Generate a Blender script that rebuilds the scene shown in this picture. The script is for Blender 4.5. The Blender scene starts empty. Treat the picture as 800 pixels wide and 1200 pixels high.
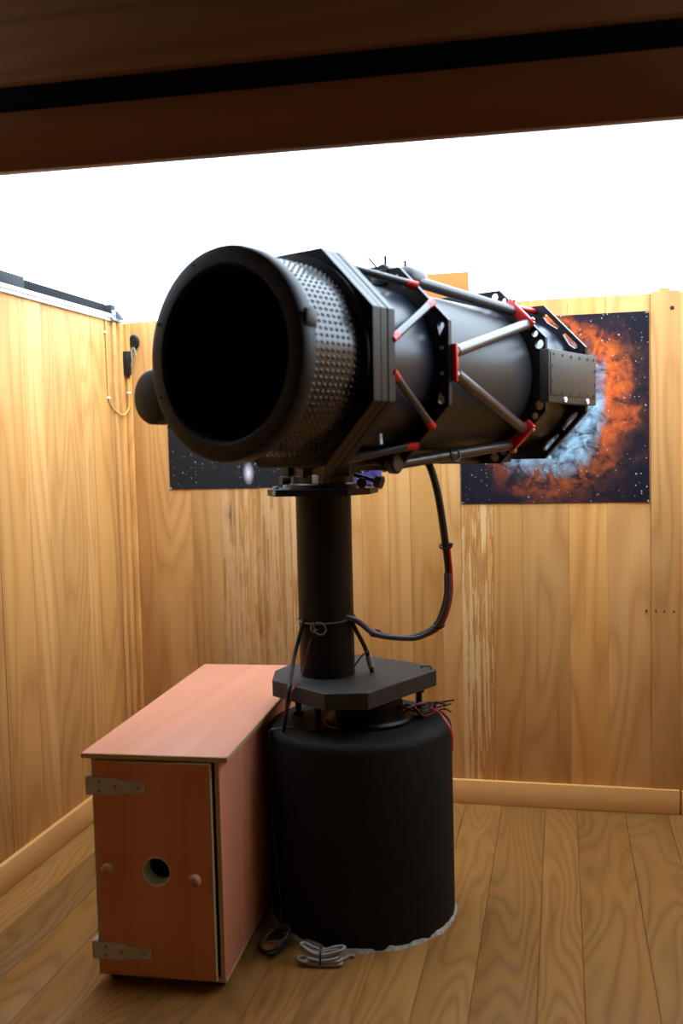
import bpy, bmesh, math, random
from mathutils import Vector, Matrix, Euler

# ------------------------------------------------------------------ camera
scn = bpy.context.scene
COL = scn.collection
cam_d = bpy.data.cameras.new('camera')
cam = bpy.data.objects.new('camera', cam_d)
COL.objects.link(cam)
scn.camera = cam
cam_d.sensor_fit = 'VERTICAL'
cam_d.sensor_height = 36.0
cam_d.sensor_width = 24.0
cam_d.lens = 34.4
cam_d.clip_start = 0.02
yaw, pitch, roll = 0.2213, 0.0656, -0.0242
fwd = Vector((-math.sin(yaw) * math.cos(pitch), math.cos(yaw) * math.cos(pitch), -math.sin(pitch)))
r0 = Vector((math.cos(yaw), math.sin(yaw), 0))
u0 = r0.cross(fwd)
rgt = r0 * math.cos(roll) + u0 * math.sin(roll)
upv = u0 * math.cos(roll) - r0 * math.sin(roll)
M = Matrix((rgt, upv, -fwd)).transposed().to_4x4()
M.translation = Vector((0, 0, 1.5))
cam.matrix_world = M
cam_d.dof.use_dof = True
cam_d.dof.focus_distance = 3.5
cam_d.dof.aperture_fstop = 1.9

# ------------------------------------------------------------------ sky and exposure
world = bpy.data.worlds.new('overcast_sky')
scn.world = world
world.use_nodes = True
bg = world.node_tree.nodes['Background']
bg.inputs['Color'].default_value = (0.72, 0.86, 1.0, 1)
bg.inputs['Strength'].default_value = 8.3
scn.view_settings.view_transform = 'Standard'
scn.view_settings.look = 'None'
scn.view_settings.gamma = 1.0
scn.view_settings.use_curve_mapping = False
scn.view_settings.exposure = 0.0

rng = random.Random(7)
PI = math.pi

# ------------------------------------------------------------------ materials
def mat(name, col, rough=0.5, metal=0.0, spec=0.5, coat=0.0, var=0.0, vscale=30.0, bump=0.0):
    m = bpy.data.materials.new(name)
    m.use_nodes = True
    nt = m.node_tree
    b = nt.nodes['Principled BSDF']
    b.inputs['Base Color'].default_value = (*col, 1)
    b.inputs['Roughness'].default_value = rough
    b.inputs['Metallic'].default_value = metal
    b.inputs['Specular IOR Level'].default_value = spec
    b.inputs['Coat Weight'].default_value = coat
    tc = nt.nodes.new('ShaderNodeTexCoord')
    nz = nt.nodes.new('ShaderNodeTexNoise')
    nz.inputs['Scale'].default_value = vscale
    nz.inputs['Detail'].default_value = 4
    nt.links.new(tc.outputs['Object'], nz.inputs['Vector'])
    if var > 0:
        rp = nt.nodes.new('ShaderNodeValToRGB')
        rp.color_ramp.elements[0].color = (*[c * (1 - var) for c in col], 1)
        rp.color_ramp.elements[1].color = (*[min(1, c * (1 + var)) for c in col], 1)
        rp.color_ramp.elements[0].position = 0.3
        rp.color_ramp.elements[1].position = 0.7
        nt.links.new(nz.outputs['Fac'], rp.inputs['Fac'])
        nt.links.new(rp.outputs['Color'], b.inputs['Base Color'])
    if bump > 0:
        bp = nt.nodes.new('ShaderNodeBump')
        bp.inputs['Strength'].default_value = bump
        bp.inputs['Distance'].default_value = 0.002
        nt.links.new(nz.outputs['Fac'], bp.inputs['Height'])
        nt.links.new(bp.outputs['Normal'], b.inputs['Normal'])
    return m

class NT:
    """small helper to write node trees"""
    def __init__(s, nt): s.nt = nt
    def n(s, t, **kw):
        x = s.nt.nodes.new(t)
        for k, v in kw.items(): setattr(x, k, v)
        return x
    def link(s, a, b): s.nt.links.new(a, b)
    def math(s, op, a, b=None, c=None, clamp=False):
        x = s.n('ShaderNodeMath', operation=op); x.use_clamp = clamp
        for i, v in enumerate((a, b, c)):
            if v is None: continue
            if isinstance(v, (int, float)): x.inputs[i].default_value = v
            else: s.link(v, x.inputs[i])
        return x.outputs[0]
    def mix(s, f, a, b, mode='MIX'):
        x = s.n('ShaderNodeMix', data_type='RGBA', blend_type=mode)
        for sock, v in ((x.inputs[0], f), (x.inputs[6], a), (x.inputs[7], b)):
            if isinstance(v, (int, float)): sock.default_value = v
            elif isinstance(v, tuple): sock.default_value = (*v, 1)
            else: s.link(v, sock)
        return x.outputs[2]
    def ramp(s, f, stops):
        x = s.n('ShaderNodeValToRGB'); cr = x.color_ramp
        while len(cr.elements) < len(stops): cr.elements.new(0.5)
        for e, (p, c) in zip(cr.elements, stops):
            e.position = p; e.color = (*c, 1) if isinstance(c, tuple) else (c, c, c, 1)
        s.link(f, x.inputs['Fac']); return x.outputs['Color']
    def noise(s, vec, scale, detail=3, rough=0.5, dist=0.0):
        x = s.n('ShaderNodeTexNoise')
        x.inputs['Scale'].default_value = scale; x.inputs['Detail'].default_value = detail
        x.inputs['Roughness'].default_value = rough; x.inputs['Distortion'].default_value = dist
        s.link(vec, x.inputs['Vector']); return x.outputs['Fac']

def wood(name, light, dark, along='Z', rings=9.0, figure=3.2, rough=0.62, coat=0.0, fibre=0.35, st=0.10, spec=0.25, ringw=0.5, knots=True, stain=None):
    """plank wood: contour figure of a stretched noise field, fibre streaks, tint from the object colour"""
    m = bpy.data.materials.new(name); m.use_nodes = True
    T = NT(m.node_tree); b = m.node_tree.nodes['Principled BSDF']
    geo = T.n('ShaderNodeNewGeometry'); oi = T.n('ShaderNodeObjectInfo')
    off = T.math('MULTIPLY', oi.outputs['Random'], 53.0)
    add = T.n('ShaderNodeVectorMath', operation='ADD')
    T.link(geo.outputs['Position'], add.inputs[0]); T.link(off, add.inputs[1])
    def mapped(st):
        mp = T.n('ShaderNodeMapping')
        mp.inputs['Scale'].default_value = {'X': (st, 1, 1), 'Y': (1, st, 1), 'Z': (1, 1, st)}[along]
        T.link(add.outputs[0], mp.inputs['Vector']); return mp.outputs['Vector']
    v1 = mapped(st); v2 = mapped(0.018); v3 = mapped(0.5)
    fig = T.noise(v1, figure, 2, 0.45, 0.3)
    ring = T.math('PINGPONG', T.math('MULTIPLY', fig, rings), 0.5)
    ring = T.math('MULTIPLY', ring, 2.0)
    ring = T.math('POWER', ring, 1.6)
    fib = T.noise(v2, 95.0, 4, 0.6)
    broad = T.noise(v1, 7.0, 2, 0.5)
    f = T.math('ADD', T.math('MULTIPLY', ring, ringw), T.math('MULTIPLY', fib, fibre))
    f = T.math('ADD', f, T.math('MULTIPLY', broad, 0.45))
    f = T.math('SUBTRACT', f, 0.16 + fibre * 0.28, clamp=True)
    col = T.ramp(f, [(0.0, light), (0.45, tuple((a * 0.6 + c * 0.4) for a, c in zip(light, dark))), (1.0, dark)])
    if knots:
        vo = T.n('ShaderNodeTexVoronoi'); vo.inputs['Scale'].default_value = 2.6
        T.link(v3, vo.inputs['Vector'])
        sc = T.n('ShaderNodeSeparateColor'); T.link(vo.outputs['Color'], sc.inputs[0])
        gate = T.math('GREATER_THAN', sc.outputs[0], 0.72)
        k = T.math('MULTIPLY', T.math('SUBTRACT', 1.0, T.math('DIVIDE', vo.outputs['Distance'], 0.09), clamp=True), gate)
        k = T.math('MULTIPLY', k, 0.9)
        col = T.mix(k, col, tuple(c * 0.35 for c in dark))
    if stain:
        # resin and water runs: pale flaked streaks with brown rims, own shape on the board
        s1 = T.noise(v2, 40.0, 5, 0.7, 0.4)
        s2 = T.noise(mapped(0.25), 18.0, 5, 0.75)
        s = T.math('ADD', T.math('MULTIPLY', s1, 0.75), T.math('MULTIPLY', s2, 0.35))
        pale = T.ramp(s, [(0.53, 0.0), (0.60, 1.0)])
        rim = T.ramp(s, [(0.46, 0.0), (0.505, 0.9), (0.54, 0.9), (0.57, 0.0)])
        col = T.mix(T.math('MULTIPLY', pale, stain), col, (0.66, 0.47, 0.24))
        col = T.mix(T.math('MULTIPLY', rim, stain * 0.75), col, (0.22, 0.085, 0.02))
    col = T.mix(1.0, col, oi.outputs['Color'], 'MULTIPLY')
    T.link(col, b.inputs['Base Color'])
    b.inputs['Roughness'].default_value = rough
    b.inputs['Coat Weight'].default_value = coat
    b.inputs['Coat Roughness'].default_value = 0.25
    b.inputs['Specular IOR Level'].default_value = spec
    bp = T.n('ShaderNodeBump'); bp.inputs['Strength'].default_value = 0.25; bp.inputs['Distance'].default_value = 0.001
    T.link(fib, bp.inputs['Height']); T.link(bp.outputs['Normal'], b.inputs['Normal'])
    return m

PL, PD = (0.68, 0.365, 0.118), (0.44, 0.182, 0.040)
M_wall = wood('pine_wall', PL, PD, 'Z', rings=15, st=0.13, fibre=0.55)
M_wall_stain = wood('pine_wall_stained', PL, PD, 'Z', rings=15, st=0.13, fibre=0.55, stain=0.75)
M_wall_stain2 = wood('pine_wall_weathered', PL, PD, 'Z', rings=15, st=0.13, fibre=0.55, stain=0.5)
M_floor = wood('pine_floor', (0.32, 0.152, 0.039), (0.14, 0.055, 0.0115), 'Y', ringw=0.5, st=0.2, rings=26, figure=3.0, rough=0.45)
M_base_x = wood('pine_skirting_x', (0.66, 0.36, 0.118), (0.46, 0.19, 0.042), 'X', rings=5, knots=False)
M_base_y = wood('pine_skirting_y', (0.66, 0.36, 0.118), (0.46, 0.19, 0.042), 'Y', rings=5, knots=False)
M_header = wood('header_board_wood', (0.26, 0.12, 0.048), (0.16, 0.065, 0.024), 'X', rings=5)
M_orange = wood('orange_board_wood', (0.46, 0.16, 0.032), (0.36, 0.11, 0.02), 'X', rings=4, knots=False)
M_ply = wood('red_plywood', (0.58, 0.25, 0.155), (0.46, 0.175, 0.10), 'Z', rings=3, figure=5, rough=0.55, knots=False)
M_ply_y = wood('red_plywood_lid', (0.58, 0.25, 0.155), (0.46, 0.175, 0.10), 'Y', rings=3, figure=5, rough=0.5, knots=False)
M_plyedge = wood('pale_plywood_edge', (0.45, 0.35, 0.20), (0.32, 0.24, 0.135), 'Z', rings=4, knots=False)
M_knob = wood('turned_wood', (0.45, 0.25, 0.15), (0.34, 0.17, 0.095), 'Y', rings=4, knots=False)
M_black = mat('black_satin_paint', (0.006, 0.0065, 0.008), 0.38, spec=0.35, var=0.2, vscale=8)
M_ringblk = mat('black_powder_coat', (0.005, 0.006, 0.009), 0.5, spec=0.25, var=0.25, vscale=60, bump=0.1)
M_inner = mat('flocked_black', (0.004, 0.004, 0.005), 0.95, spec=0.1)
M_tube = mat('dark_grey_tube', (0.026, 0.028, 0.031), 0.42, spec=0.28, var=0.15, vscale=5)
M_tubeblue = mat('gloss_black_tube', (0.012, 0.018, 0.034), 0.32, spec=0.42)
M_band = mat('embossed_black_sheet', (0.008, 0.010, 0.015), 0.24, spec=0.55)
M_lamin = mat('gloss_black_plate', (0.005, 0.006, 0.009), 0.36, spec=0.26)
M_ring = mat('anodised_black_plate', (0.005, 0.005, 0.006), 0.38, spec=0.25)
M_strut = mat('carbon_strut', (0.030, 0.034, 0.044), 0.30, spec=0.65)
M_red = mat('red_anodised', (0.55, 0.018, 0.02), 0.35, metal=0.35)
M_steel = mat('zinc_steel', (0.40, 0.43, 0.45), 0.4, metal=0.35, var=0.12, vscale=40)
M_white = mat('white_plastic', (0.85, 0.85, 0.82), 0.4)
M_boltdark = mat('blackened_bolt', (0.004, 0.004, 0.004), 0.5)
M_boltgrey = mat('dull_grey_bolt', (0.20, 0.20, 0.18), 0.4, metal=0.6)
M_panel = mat('grey_black_panel', (0.032, 0.031, 0.029), 0.5, var=0.1, vscale=20)
M_ped = mat('matt_black_concrete', (0.0065, 0.006, 0.0055), 0.75, spec=0.2, var=0.3, vscale=25, bump=0.35)
M_pplate = mat('dark_grey_steel', (0.022, 0.021, 0.020), 0.55, spec=0.35, var=0.15, vscale=12)
M_col = mat('black_column_paint', (0.005, 0.005, 0.0055), 0.45, spec=0.2, var=0.2, vscale=12)
M_seal = mat('grey_sealant', (0.30, 0.28, 0.25), 0.8, var=0.4, vscale=60, bump=0.6)
M_brass = mat('brass', (0.55, 0.30, 0.06), 0.35, metal=0.9)
M_alu = mat('white_aluminium', (0.80, 0.84, 0.88), 0.3, metal=0.25)
M_railblk = mat('black_rail', (0.006, 0.0065, 0.008), 0.8, spec=0.12)
M_railgrey = mat('grey_sleeve', (0.02, 0.022, 0.027), 0.7, spec=0.2)
M_grey = mat('grey_metal', (0.25, 0.28, 0.33), 0.4, metal=0.5)
M_yellow = mat('yellow_cable', (0.62, 0.43, 0.10), 0.45)
M_cabblk = mat('black_cable', (0.010, 0.010, 0.011), 0.5)
M_cabred = mat('red_cable', (0.42, 0.015, 0.012), 0.45)
M_cabdull = mat('dull_red_wire', (0.10, 0.008, 0.007), 0.5)
M_cabviolet = mat('violet_grey_cable', (0.075, 0.055, 0.085), 0.5)
M_cabgrey = mat('light_grey_cable', (0.27, 0.265, 0.25), 0.5)
M_cabbrown = mat('brown_wire', (0.055, 0.035, 0.02), 0.5)
M_string = mat('dull_white_string', (0.10, 0.095, 0.09), 0.8)
M_pvc = mat('pale_blue_pipe', (0.60, 0.74, 0.74), 0.5)
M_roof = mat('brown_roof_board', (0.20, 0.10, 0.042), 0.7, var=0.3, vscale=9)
M_blackstrip = mat('black_strip', (0.006, 0.006, 0.007), 0.9, spec=0.1)
M_back = mat('wall_backing', (0.20, 0.10, 0.035), 0.8)
M_glassdark = mat('dark_lens_glass', (0.01, 0.012, 0.02), 0.08, coat=1.0)
M_mirror = mat('mirror_coating', (0.88, 0.88, 0.89), 0.03, metal=1.0)

# ------------------------------------------------------------------ mesh helpers
def link(name, bm, m, parent=None, smooth=None):
    bmesh.ops.recalc_face_normals(bm, faces=bm.faces)
    me = bpy.data.meshes.new(name)
    bm.to_mesh(me); bm.free()
    if m is not None: me.materials.append(m)
    if smooth is not None:
        for p in me.polygons: p.use_smooth = True
        me.set_sharp_from_angle(angle=math.radians(smooth))
    o = bpy.data.objects.new(name, me)
    COL.objects.link(o)
    if parent is not None: o.parent = parent
    return o

def tag(o, label=None, cat=None, group=None, kind=None):
    if label: o['label'] = label
    if cat: o['category'] = cat
    if group: o['group'] = group
    if kind: o['kind'] = kind
    return o

def thing(name, label, cat, loc=(0, 0, 0), rot=(0, 0, 0), group=None, kind=None):
    o = bpy.data.objects.new(name, None)
    o.empty_display_size = 0.05
    COL.objects.link(o)
    o.location = loc; o.rotation_euler = rot
    return tag(o, label, cat, group, kind)

def add_box(bm, lo, hi, bev=0.0, mtx=None):
    x0, y0, z0 = lo; x1, y1, z1 = hi
    b2 = bmesh.new()
    vs = [b2.verts.new(c) for c in ((x0, y0, z0), (x1, y0, z0), (x1, y1, z0), (x0, y1, z0), (x0, y0, z1), (x1, y0, z1), (x1, y1, z1), (x0, y1, z1))]
    for f in ((0, 3, 2, 1), (4, 5, 6, 7), (0, 1, 5, 4), (1, 2, 6, 5), (2, 3, 7, 6), (3, 0, 4, 7)): b2.faces.new([vs[i] for i in f])
    if bev > 0: bmesh.ops.bevel(b2, geom=b2.edges[:], offset=bev, segments=2, profile=0.5, affect='EDGES')
    merge(bm, b2, mtx)

def merge(bm, b2, mtx=None):
    mp = {}
    for v in b2.verts: mp[v] = bm.verts.new(mtx @ v.co if mtx else v.co)
    for f in b2.faces:
        try: bm.faces.new([mp[v] for v in f.verts])
        except ValueError: pass
    b2.free()

def box(name, lo, hi, m, parent=None, bev=0.0):
    bm = bmesh.new(); add_box(bm, lo, hi, bev)
    return link(name, bm, m, parent, 35 if bev else None)

def add_lathe(bm, prof, n=64, mtx=None, closed=False):
    """prof: list of (radius, height); revolved about local z, caps added where radius hits 0 only"""
    b2 = bmesh.new(); rows = []
    for r, h in prof:
        if r < 1e-6: rows.append([b2.verts.new((0, 0, h))])
        else: rows.append([b2.verts.new((r * math.cos(2 * PI * i / n), r * math.sin(2 * PI * i / n), h)) for i in range(n)])
    prs = list(zip(rows[:-1], rows[1:]))
    if closed: prs.append((rows[-1], rows[0]))
    for a, c in prs:
        for i in range(n):
            j = (i + 1) % n
            if len(a) == 1 and len(c) == 1: continue
            if len(a) == 1: b2.faces.new((a[0], c[i], c[j]))
            elif len(c) == 1: b2.faces.new((a[i], a[j], c[0]))
            else: b2.faces.new((a[i], a[j], c[j], c[i]))
    merge(bm, b2, mtx)

RY = Matrix.Rotation(-PI / 2, 4, 'X')       # local z -> +y
def lathe(name, prof, m, parent=None, n=64, mtx=None, closed=False, smooth=35):
    bm = bmesh.new(); add_lathe(bm, prof, n, mtx, closed)
    return link(name, bm, m, parent, smooth)

def cyl_between(bm, a, b, r, n=16, r2=None):
    a = Vector(a); b = Vector(b); d = b - a
    q = Vector((0, 0, 1)).rotation_difference(d.normalized())
    mtx = Matrix.Translation(a) @ q.to_matrix().to_4x4()
    r2 = r if r2 is None else r2
    add_lathe(bm, [(0, 0), (r, 0), (r2, d.length), (0, d.length)], n, mtx)

def rod(name, a, b, r, m, parent=None, n=16, r2=None):
    bm = bmesh.new(); cyl_between(bm, a, b, r, n, r2)
    return link(name, bm, m, parent, 40)

def spline(pts, k=8, closed=False):
    P = [Vector(p) for p in pts]; out = []
    n = len(P); rngi = range(n) if closed else range(n - 1)
    for i in rngi:
        if closed: p0, p1, p2, p3 = P[i - 1], P[i], P[(i + 1) % n], P[(i + 2) % n]
        else: p0, p1, p2, p3 = P[max(i - 1, 0)], P[i], P[i + 1], P[min(i + 2, n - 1)]
        for j in range(k):
            t = j / k
            out.append(0.5 * ((2 * p1) + (p2 - p0) * t + (2 * p0 - 5 * p1 + 4 * p2 - p3) * t * t + (3 * p1 - p0 - 3 * p2 + p3) * t ** 3))
    if not closed: out.append(P[-1])
    return out

def add_tube(bm, pts, r, n=8, closed=False, k=8, straight=False):
    pts = [Vector(p) for p in pts] if straight else spline(pts, k, closed)
    N = len(pts); rows = []; nrm = None
    for i, p in enumerate(pts):
        if closed: t = pts[(i + 1) % N] - pts[i - 1]
        else: t = pts[min(i + 1, N - 1)] - pts[max(i - 1, 0)]
        t.normalize()
        if nrm is None: nrm = t.orthogonal().normalized()
        nrm = (nrm - t * nrm.dot(t)).normalized()
        bn = t.cross(nrm)
        rows.append([bm.verts.new(p + (nrm * math.cos(2 * PI * j / n) + bn * math.sin(2 * PI * j / n)) * r) for j in range(n)])
    prs = list(zip(rows[:-1], rows[1:]))
    if closed: prs.append((rows[-1], rows[0]))
    for a, c in prs:
        for j in range(n): bm.faces.new((a[j], a[(j + 1) % n], c[(j + 1) % n], c[j]))
    if not closed:
        bm.faces.new(rows[0]); bm.faces.new(rows[-1])

def tube(name, pts, r, m, parent=None, n=8, closed=False, k=8):
    bm = bmesh.new(); add_tube(bm, pts, r, n, closed, k)
    return link(name, bm, m, parent, 60)

def plate_bm(outer, holes, thick, plane='XZ'):
    """flat plate with holes: outlines in 2D, extruded by thick"""
    bm = bmesh.new()
    mk = (lambda a, b: (a, 0, b)) if plane == 'XZ' else (lambda a, b: (a, b, 0))
    es = []
    for loop in [outer] + holes:
        vs = [bm.verts.new(mk(*p)) for p in loop]
        es += [bm.edges.new((vs[i], vs[(i + 1) % len(vs)])) for i in range(len(vs))]
    bmesh.ops.triangle_fill(bm, use_beauty=True, use_dissolve=False, edges=es)
    r = bmesh.ops.extrude_face_region(bm, geom=bm.faces[:])
    d = Vector((0, thick, 0)) if plane == 'XZ' else Vector((0, 0, thick))
    for g in r['geom']:
        if isinstance(g, bmesh.types.BMVert): g.co += d
    return bm

def circ(cx, cz, r, n=20): return [(cx + r * math.cos(2 * PI * i / n), cz + r * math.sin(2 * PI * i / n)) for i in range(n)]
T8 = math.tan(PI / 8)
def octo(a): return [(a, -a * T8), (a, a * T8), (a * T8, a), (-a * T8, a), (-a, a * T8), (-a, -a * T8), (-a * T8, -a), (a * T8, -a)]
def rot2(pts, ang): return [(x * math.cos(ang) - z * math.sin(ang), x * math.sin(ang) + z * math.cos(ang)) for x, z in pts]

# ------------------------------------------------------------------ the room
XL, XR, YB, YH, YE, H = -1.894, 1.06, 4.04, 2.35, -1.6, 2.07

def tint(o, lo=0.76, hi=1.10, warm=0.10):
    v = rng.uniform(lo, hi); w = rng.uniform(-warm, warm)
    o.color = (v * (1 + w * 0.3), v, v * (1 - w), 1)

def plank(parent, lo, hi, m, bev=0.0012, col=None):
    o = box('plank', lo, hi, m, parent, bev)
    if col: o.color = (*col, 1)
    else: tint(o)
    return o

# floor
fl = box('floor', (XL - 0.05, YE, -0.06), (XR + 0.05, YB + 0.05, -0.018), M_back)
tag(fl, 'honey brown pine plank floor', 'floor', kind='structure')
fx = [XL - 0.02, -1.735, -1.585, -1.44, -1.29, -1.14, -0.99, -0.84, -0.70, -0.55, -0.40, -0.25, -0.075, 0.05, 0.24, 0.405, 0.55, 0.71, 0.86, XR + 0.02]
for i, (a, b) in enumerate(zip(fx[:-1], fx[1:])):
    ys = [YE + 0.3, 0.4 + 0.5 * (i % 3), YB + 0.01]
    for c, d in zip(ys[:-1], ys[1:]):
        o = plank(fl, (a + 0.0006, c + 0.0006, -0.02), (b - 0.0006, d, rng.uniform(-0.0006, 0.0)), M_floor, 0.0012)
        if i == 0: o.color = (1.12, 1.14, 1.15, 1)

# back wall: boards of different widths, one post at the end
wb = box('wall_back', (XL - 0.05, YB + 0.018, -0.02), (XR + 0.05, YB + 0.05, H - 0.01), M_back)
tag(wb, 'back wall of upright pine boards', 'wall', kind='structure')
bx = [XL - 0.01, -1.855, -1.58, -1.445, -1.289, -1.131, -0.991, -0.823, -0.706, -0.615, -0.486, -0.405, -0.275, -0.154, 0.030, 0.180, 0.347, 0.456, 0.62, 0.75, 0.90, XR + 0.01]
for i, (a, b) in enumerate(zip(bx[:-1], bx[1:])):
    mid = (a + b) / 2
    m = M_wall
    if -0.41 < mid < -0.27: m = M_wall_stain
    elif -1.45 < mid < -1.0: m = M_wall_stain2
    proud = rng.uniform(-0.0015, 0.0015)
    top = H + rng.uniform(-0.003, 0.003)
    if i == 15: proud = 0.0
    if i == 16: proud, top = -0.008, H + 0.008
    o = plank(wb, (a + 0.0002, YB + proud, 0.0), (b - 0.0002, YB + 0.02, top), m, 0.0013)
    if i == 15: o.color = (0.98, 1.02, 1.14, 1)
# nail heads and a black disc standing in for the shade inside a bored hole
for k, x in enumerate((0.327, 0.363, 0.396, 0.431)):
    rod('nail_head', (x, YB + 0.003, 0.821), (x, YB - 0.010, 0.821), 0.004, M_boltdark, wb, 10)
rod('hole_disc', (0.427, YB, 2.011), (0.427, YB - 0.0095, 2.011), 0.008, M_boltdark, wb, 14)

# left wall
wl = box('wall_left', (XL - 0.05, YE, -0.02), (XL - 0.018, YB + 0.05, H - 0.01), M_back)
tag(wl, 'left wall of upright pine boards under the white track', 'wall', kind='structure')
ly = [YE, -1.3, -1.0, -0.7, -0.4, -0.1, 0.2, 0.5, 0.8, 1.1, 1.4, 1.65, 1.86, 2.05, 2.28, 2.47, 2.66, 2.86, 3.03, 3.24, 3.368, 3.668, 3.765, 3.918, YB + 0.01]
for i, (a, b) in enumerate(zip(ly[:-1], ly[1:])):
    o = plank(wl, (XL - 0.02, a + 0.0002, 0.0), (XL + rng.uniform(-0.0015, 0.0015), b - 0.0002, H + rng.uniform(-0.002, 0.002)), M_wall, 0.0013)
    if i == 19: o.color = (1.06, 1.10, 1.18, 1)
    if i == 21: o.color = (1.03, 1.06, 1.11, 1)

# right wall (just past the frame)
wr = box('wall_right', (XR + 0.018, YE, -0.02), (XR + 0.05, YB + 0.05, H - 0.01), M_back)
tag(wr, 'right wall of upright pine boards', 'wall', kind='structure')
yy = YE
while yy < YB - 0.02:
    w = rng.uniform(0.13, 0.2); e = min(yy + w, YB + 0.01)
    plank(wr, (XR, yy + 0.0002, 0.0), (XR + 0.02, e - 0.0002, H), M_wall, 0.0013)
    yy = e
# wall behind the viewer
wf = box('wall_front', (XL - 0.35, YE - 0.04, -0.02), (XR + 0.35, YE, 2.69), M_back)
tag(wf, 'plain wooden wall of the covered bay', 'wall', kind='structure')

# corner strips
for nm, lo, hi in (('trim_1', (XL - 0.001, 3.955, 0.0), (XL + 0.014, 3.99, H - 0.002)),
                   ('trim_2', (XL - 0.001, 3.99, 0.0), (XL + 0.030, YB + 0.001, H - 0.004)),
                   ('trim_3', (XL + 0.030, YB - 0.014, 0.0), (XL + 0.055, YB + 0.001, H - 0.002))):
    o = box(nm, lo, hi, M_wall, None, 0.004); tint(o, 0.95, 1.15)
    tag(o, 'slim upright corner strip of pine', 'trim', kind='structure')
# skirting
o = box('baseboard_back', (XL + 0.03, YB - 0.020, 0.0), (0.452, YB, 0.101), M_base_x, None, 0.004)
tag(o, 'pine skirting board along the back wall', 'skirting', kind='structure')
o = box('baseboard_right', (0.458, YB - 0.018, 0.0), (XR, YB, 0.098), M_base_x, None, 0.004)
tag(o, 'pine skirting board past the end post of the back wall', 'skirting', kind='structure')
o = box('baseboard_left', (XL, YE, 0.0), (XL + 0.020, YB - 0.03, 0.101), M_base_y, None, 0.004)
tag(o, 'pine skirting board along the left wall', 'skirting', kind='structure')

# rolled-back roof over the viewer: header boards at its open edge
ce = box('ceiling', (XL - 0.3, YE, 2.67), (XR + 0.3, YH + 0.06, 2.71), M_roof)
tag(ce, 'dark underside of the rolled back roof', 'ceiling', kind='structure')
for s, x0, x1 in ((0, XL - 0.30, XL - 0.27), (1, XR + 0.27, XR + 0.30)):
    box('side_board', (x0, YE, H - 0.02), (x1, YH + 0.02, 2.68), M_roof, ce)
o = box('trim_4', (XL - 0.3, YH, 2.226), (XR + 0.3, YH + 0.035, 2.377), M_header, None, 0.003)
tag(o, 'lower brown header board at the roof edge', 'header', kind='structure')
o = box('trim_5', (XL - 0.3, YH + 0.02, 2.35), (XR + 0.3, YH + 0.05, 2.48), M_blackstrip)  # plain near-black strip set back between the two header boards
tag(o, 'black strip between the header boards', 'header', kind='structure')
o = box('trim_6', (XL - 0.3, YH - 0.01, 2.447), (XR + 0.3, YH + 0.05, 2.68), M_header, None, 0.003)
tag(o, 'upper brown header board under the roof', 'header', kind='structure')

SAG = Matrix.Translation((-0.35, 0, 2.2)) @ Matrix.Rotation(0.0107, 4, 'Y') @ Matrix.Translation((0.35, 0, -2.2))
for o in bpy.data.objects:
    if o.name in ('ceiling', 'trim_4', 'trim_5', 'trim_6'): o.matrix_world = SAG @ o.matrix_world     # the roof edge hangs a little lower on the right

# ------------------------------------------------------------------ rail and track on the left wall
o = box('aluminium_track', (XL - 0.035, 0.5, H - 0.002), (XL + 0.012, 3.965, H + 0.030), M_alu, None, 0.003)
tag(o, 'white aluminium track along the top of the left wall', 'track')
box('track_lip', (XL + 0.012, 0.5, H + 0.012), (XL + 0.020, 3.955, H + 0.018), M_alu, o)
t = thing('roof_rail', 'black roof rail above the white track', 'rail', (XL - 0.03, 3.9, H + 0.03))
box('rail_beam', (-0.02, 1.2 - 3.9, -0.001), (0.022, 0.03, 0.040), M_railblk, t, 0.004)
box('rail_sleeve', (-0.026, 3.0 - 3.9, -0.001), (0.028, 3.27 - 3.9, 0.047), M_railgrey, t, 0.003)
t = thing('rail_end_bracket', 'small grey bracket with a round roller at the end of the roof rail', 'bracket', (XL - 0.005, 4.0, H))
box('bracket_plate', (-0.035, -0.065, 0.0), (0.030, 0.04, 0.012), M_grey, t, 0.002)
box('bracket_block', (-0.02, -0.055, 0.01), (0.016, -0.01, 0.07), M_railgrey, t, 0.004)
bm = plate_bm([(0.016, 0.006), (0.06, 0.006), (0.016, 0.055)], [], 0.006)
o = link('bracket_gusset', bm, M_grey, t); o.location = (0, -0.012, 0)
lathe('roller', [(0, 0), (0.016, 0), (0.018, 0.003), (0.018, 0.012), (0.014, 0.015), (0, 0.015)], M_steel, t, 24,
      Matrix.Translation((0.012, -0.035, 0.03)) @ Matrix.Rotation(PI / 2, 4, 'X'))
o = box('wood_block', (0.380, YB - 0.004, H + 0.006), (0.421, YB + 0.02, H + 0.020), M_base_x, None, 0.002)
tag(o, 'tiny wooden block on top of the right end board', 'block')

# yellow cable, switch box and keys in the corner
t = thing('wall_cable', 'thin yellow cable looped on white clips in the wall corner', 'cable', (XL, 3.9, 1.7))
t.location = (0, 0, 0)
cp = [(XL + 0.006, 3.90, H - 0.004), (XL + 0.006, 3.897, 2.0), (XL + 0.006, 3.90, 1.85), (XL + 0.006, 3.905, 1.735), (XL + 0.008, 3.93, 1.70),
      (XL + 0.02, 3.965, 1.672), (XL + 0.035, 3.99, 1.668), (XL + 0.044, 4.018, 1.70), (XL + 0.046, 4.019, 1.76), (XL + 0.046, 4.019, 1.85)]
tube('cable_run', cp, 0.0034, M_yellow, t, 8)
for (x, y, z) in ((XL + 0.005, 3.897, 2.015), (XL + 0.005, 3.904, 1.737), (XL + 0.046, 4.021, 1.762)):
    box('cable_clip', (x - 0.007, y - 0.010, z - 0.005), (x + 0.007, y + 0.008, z + 0.005), M_white, t, 0.003)
t = thing('switch_box', 'small black switch box in the wall corner above the cable loop', 'switch', (-1.850, 4.024, 1.892))
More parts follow.
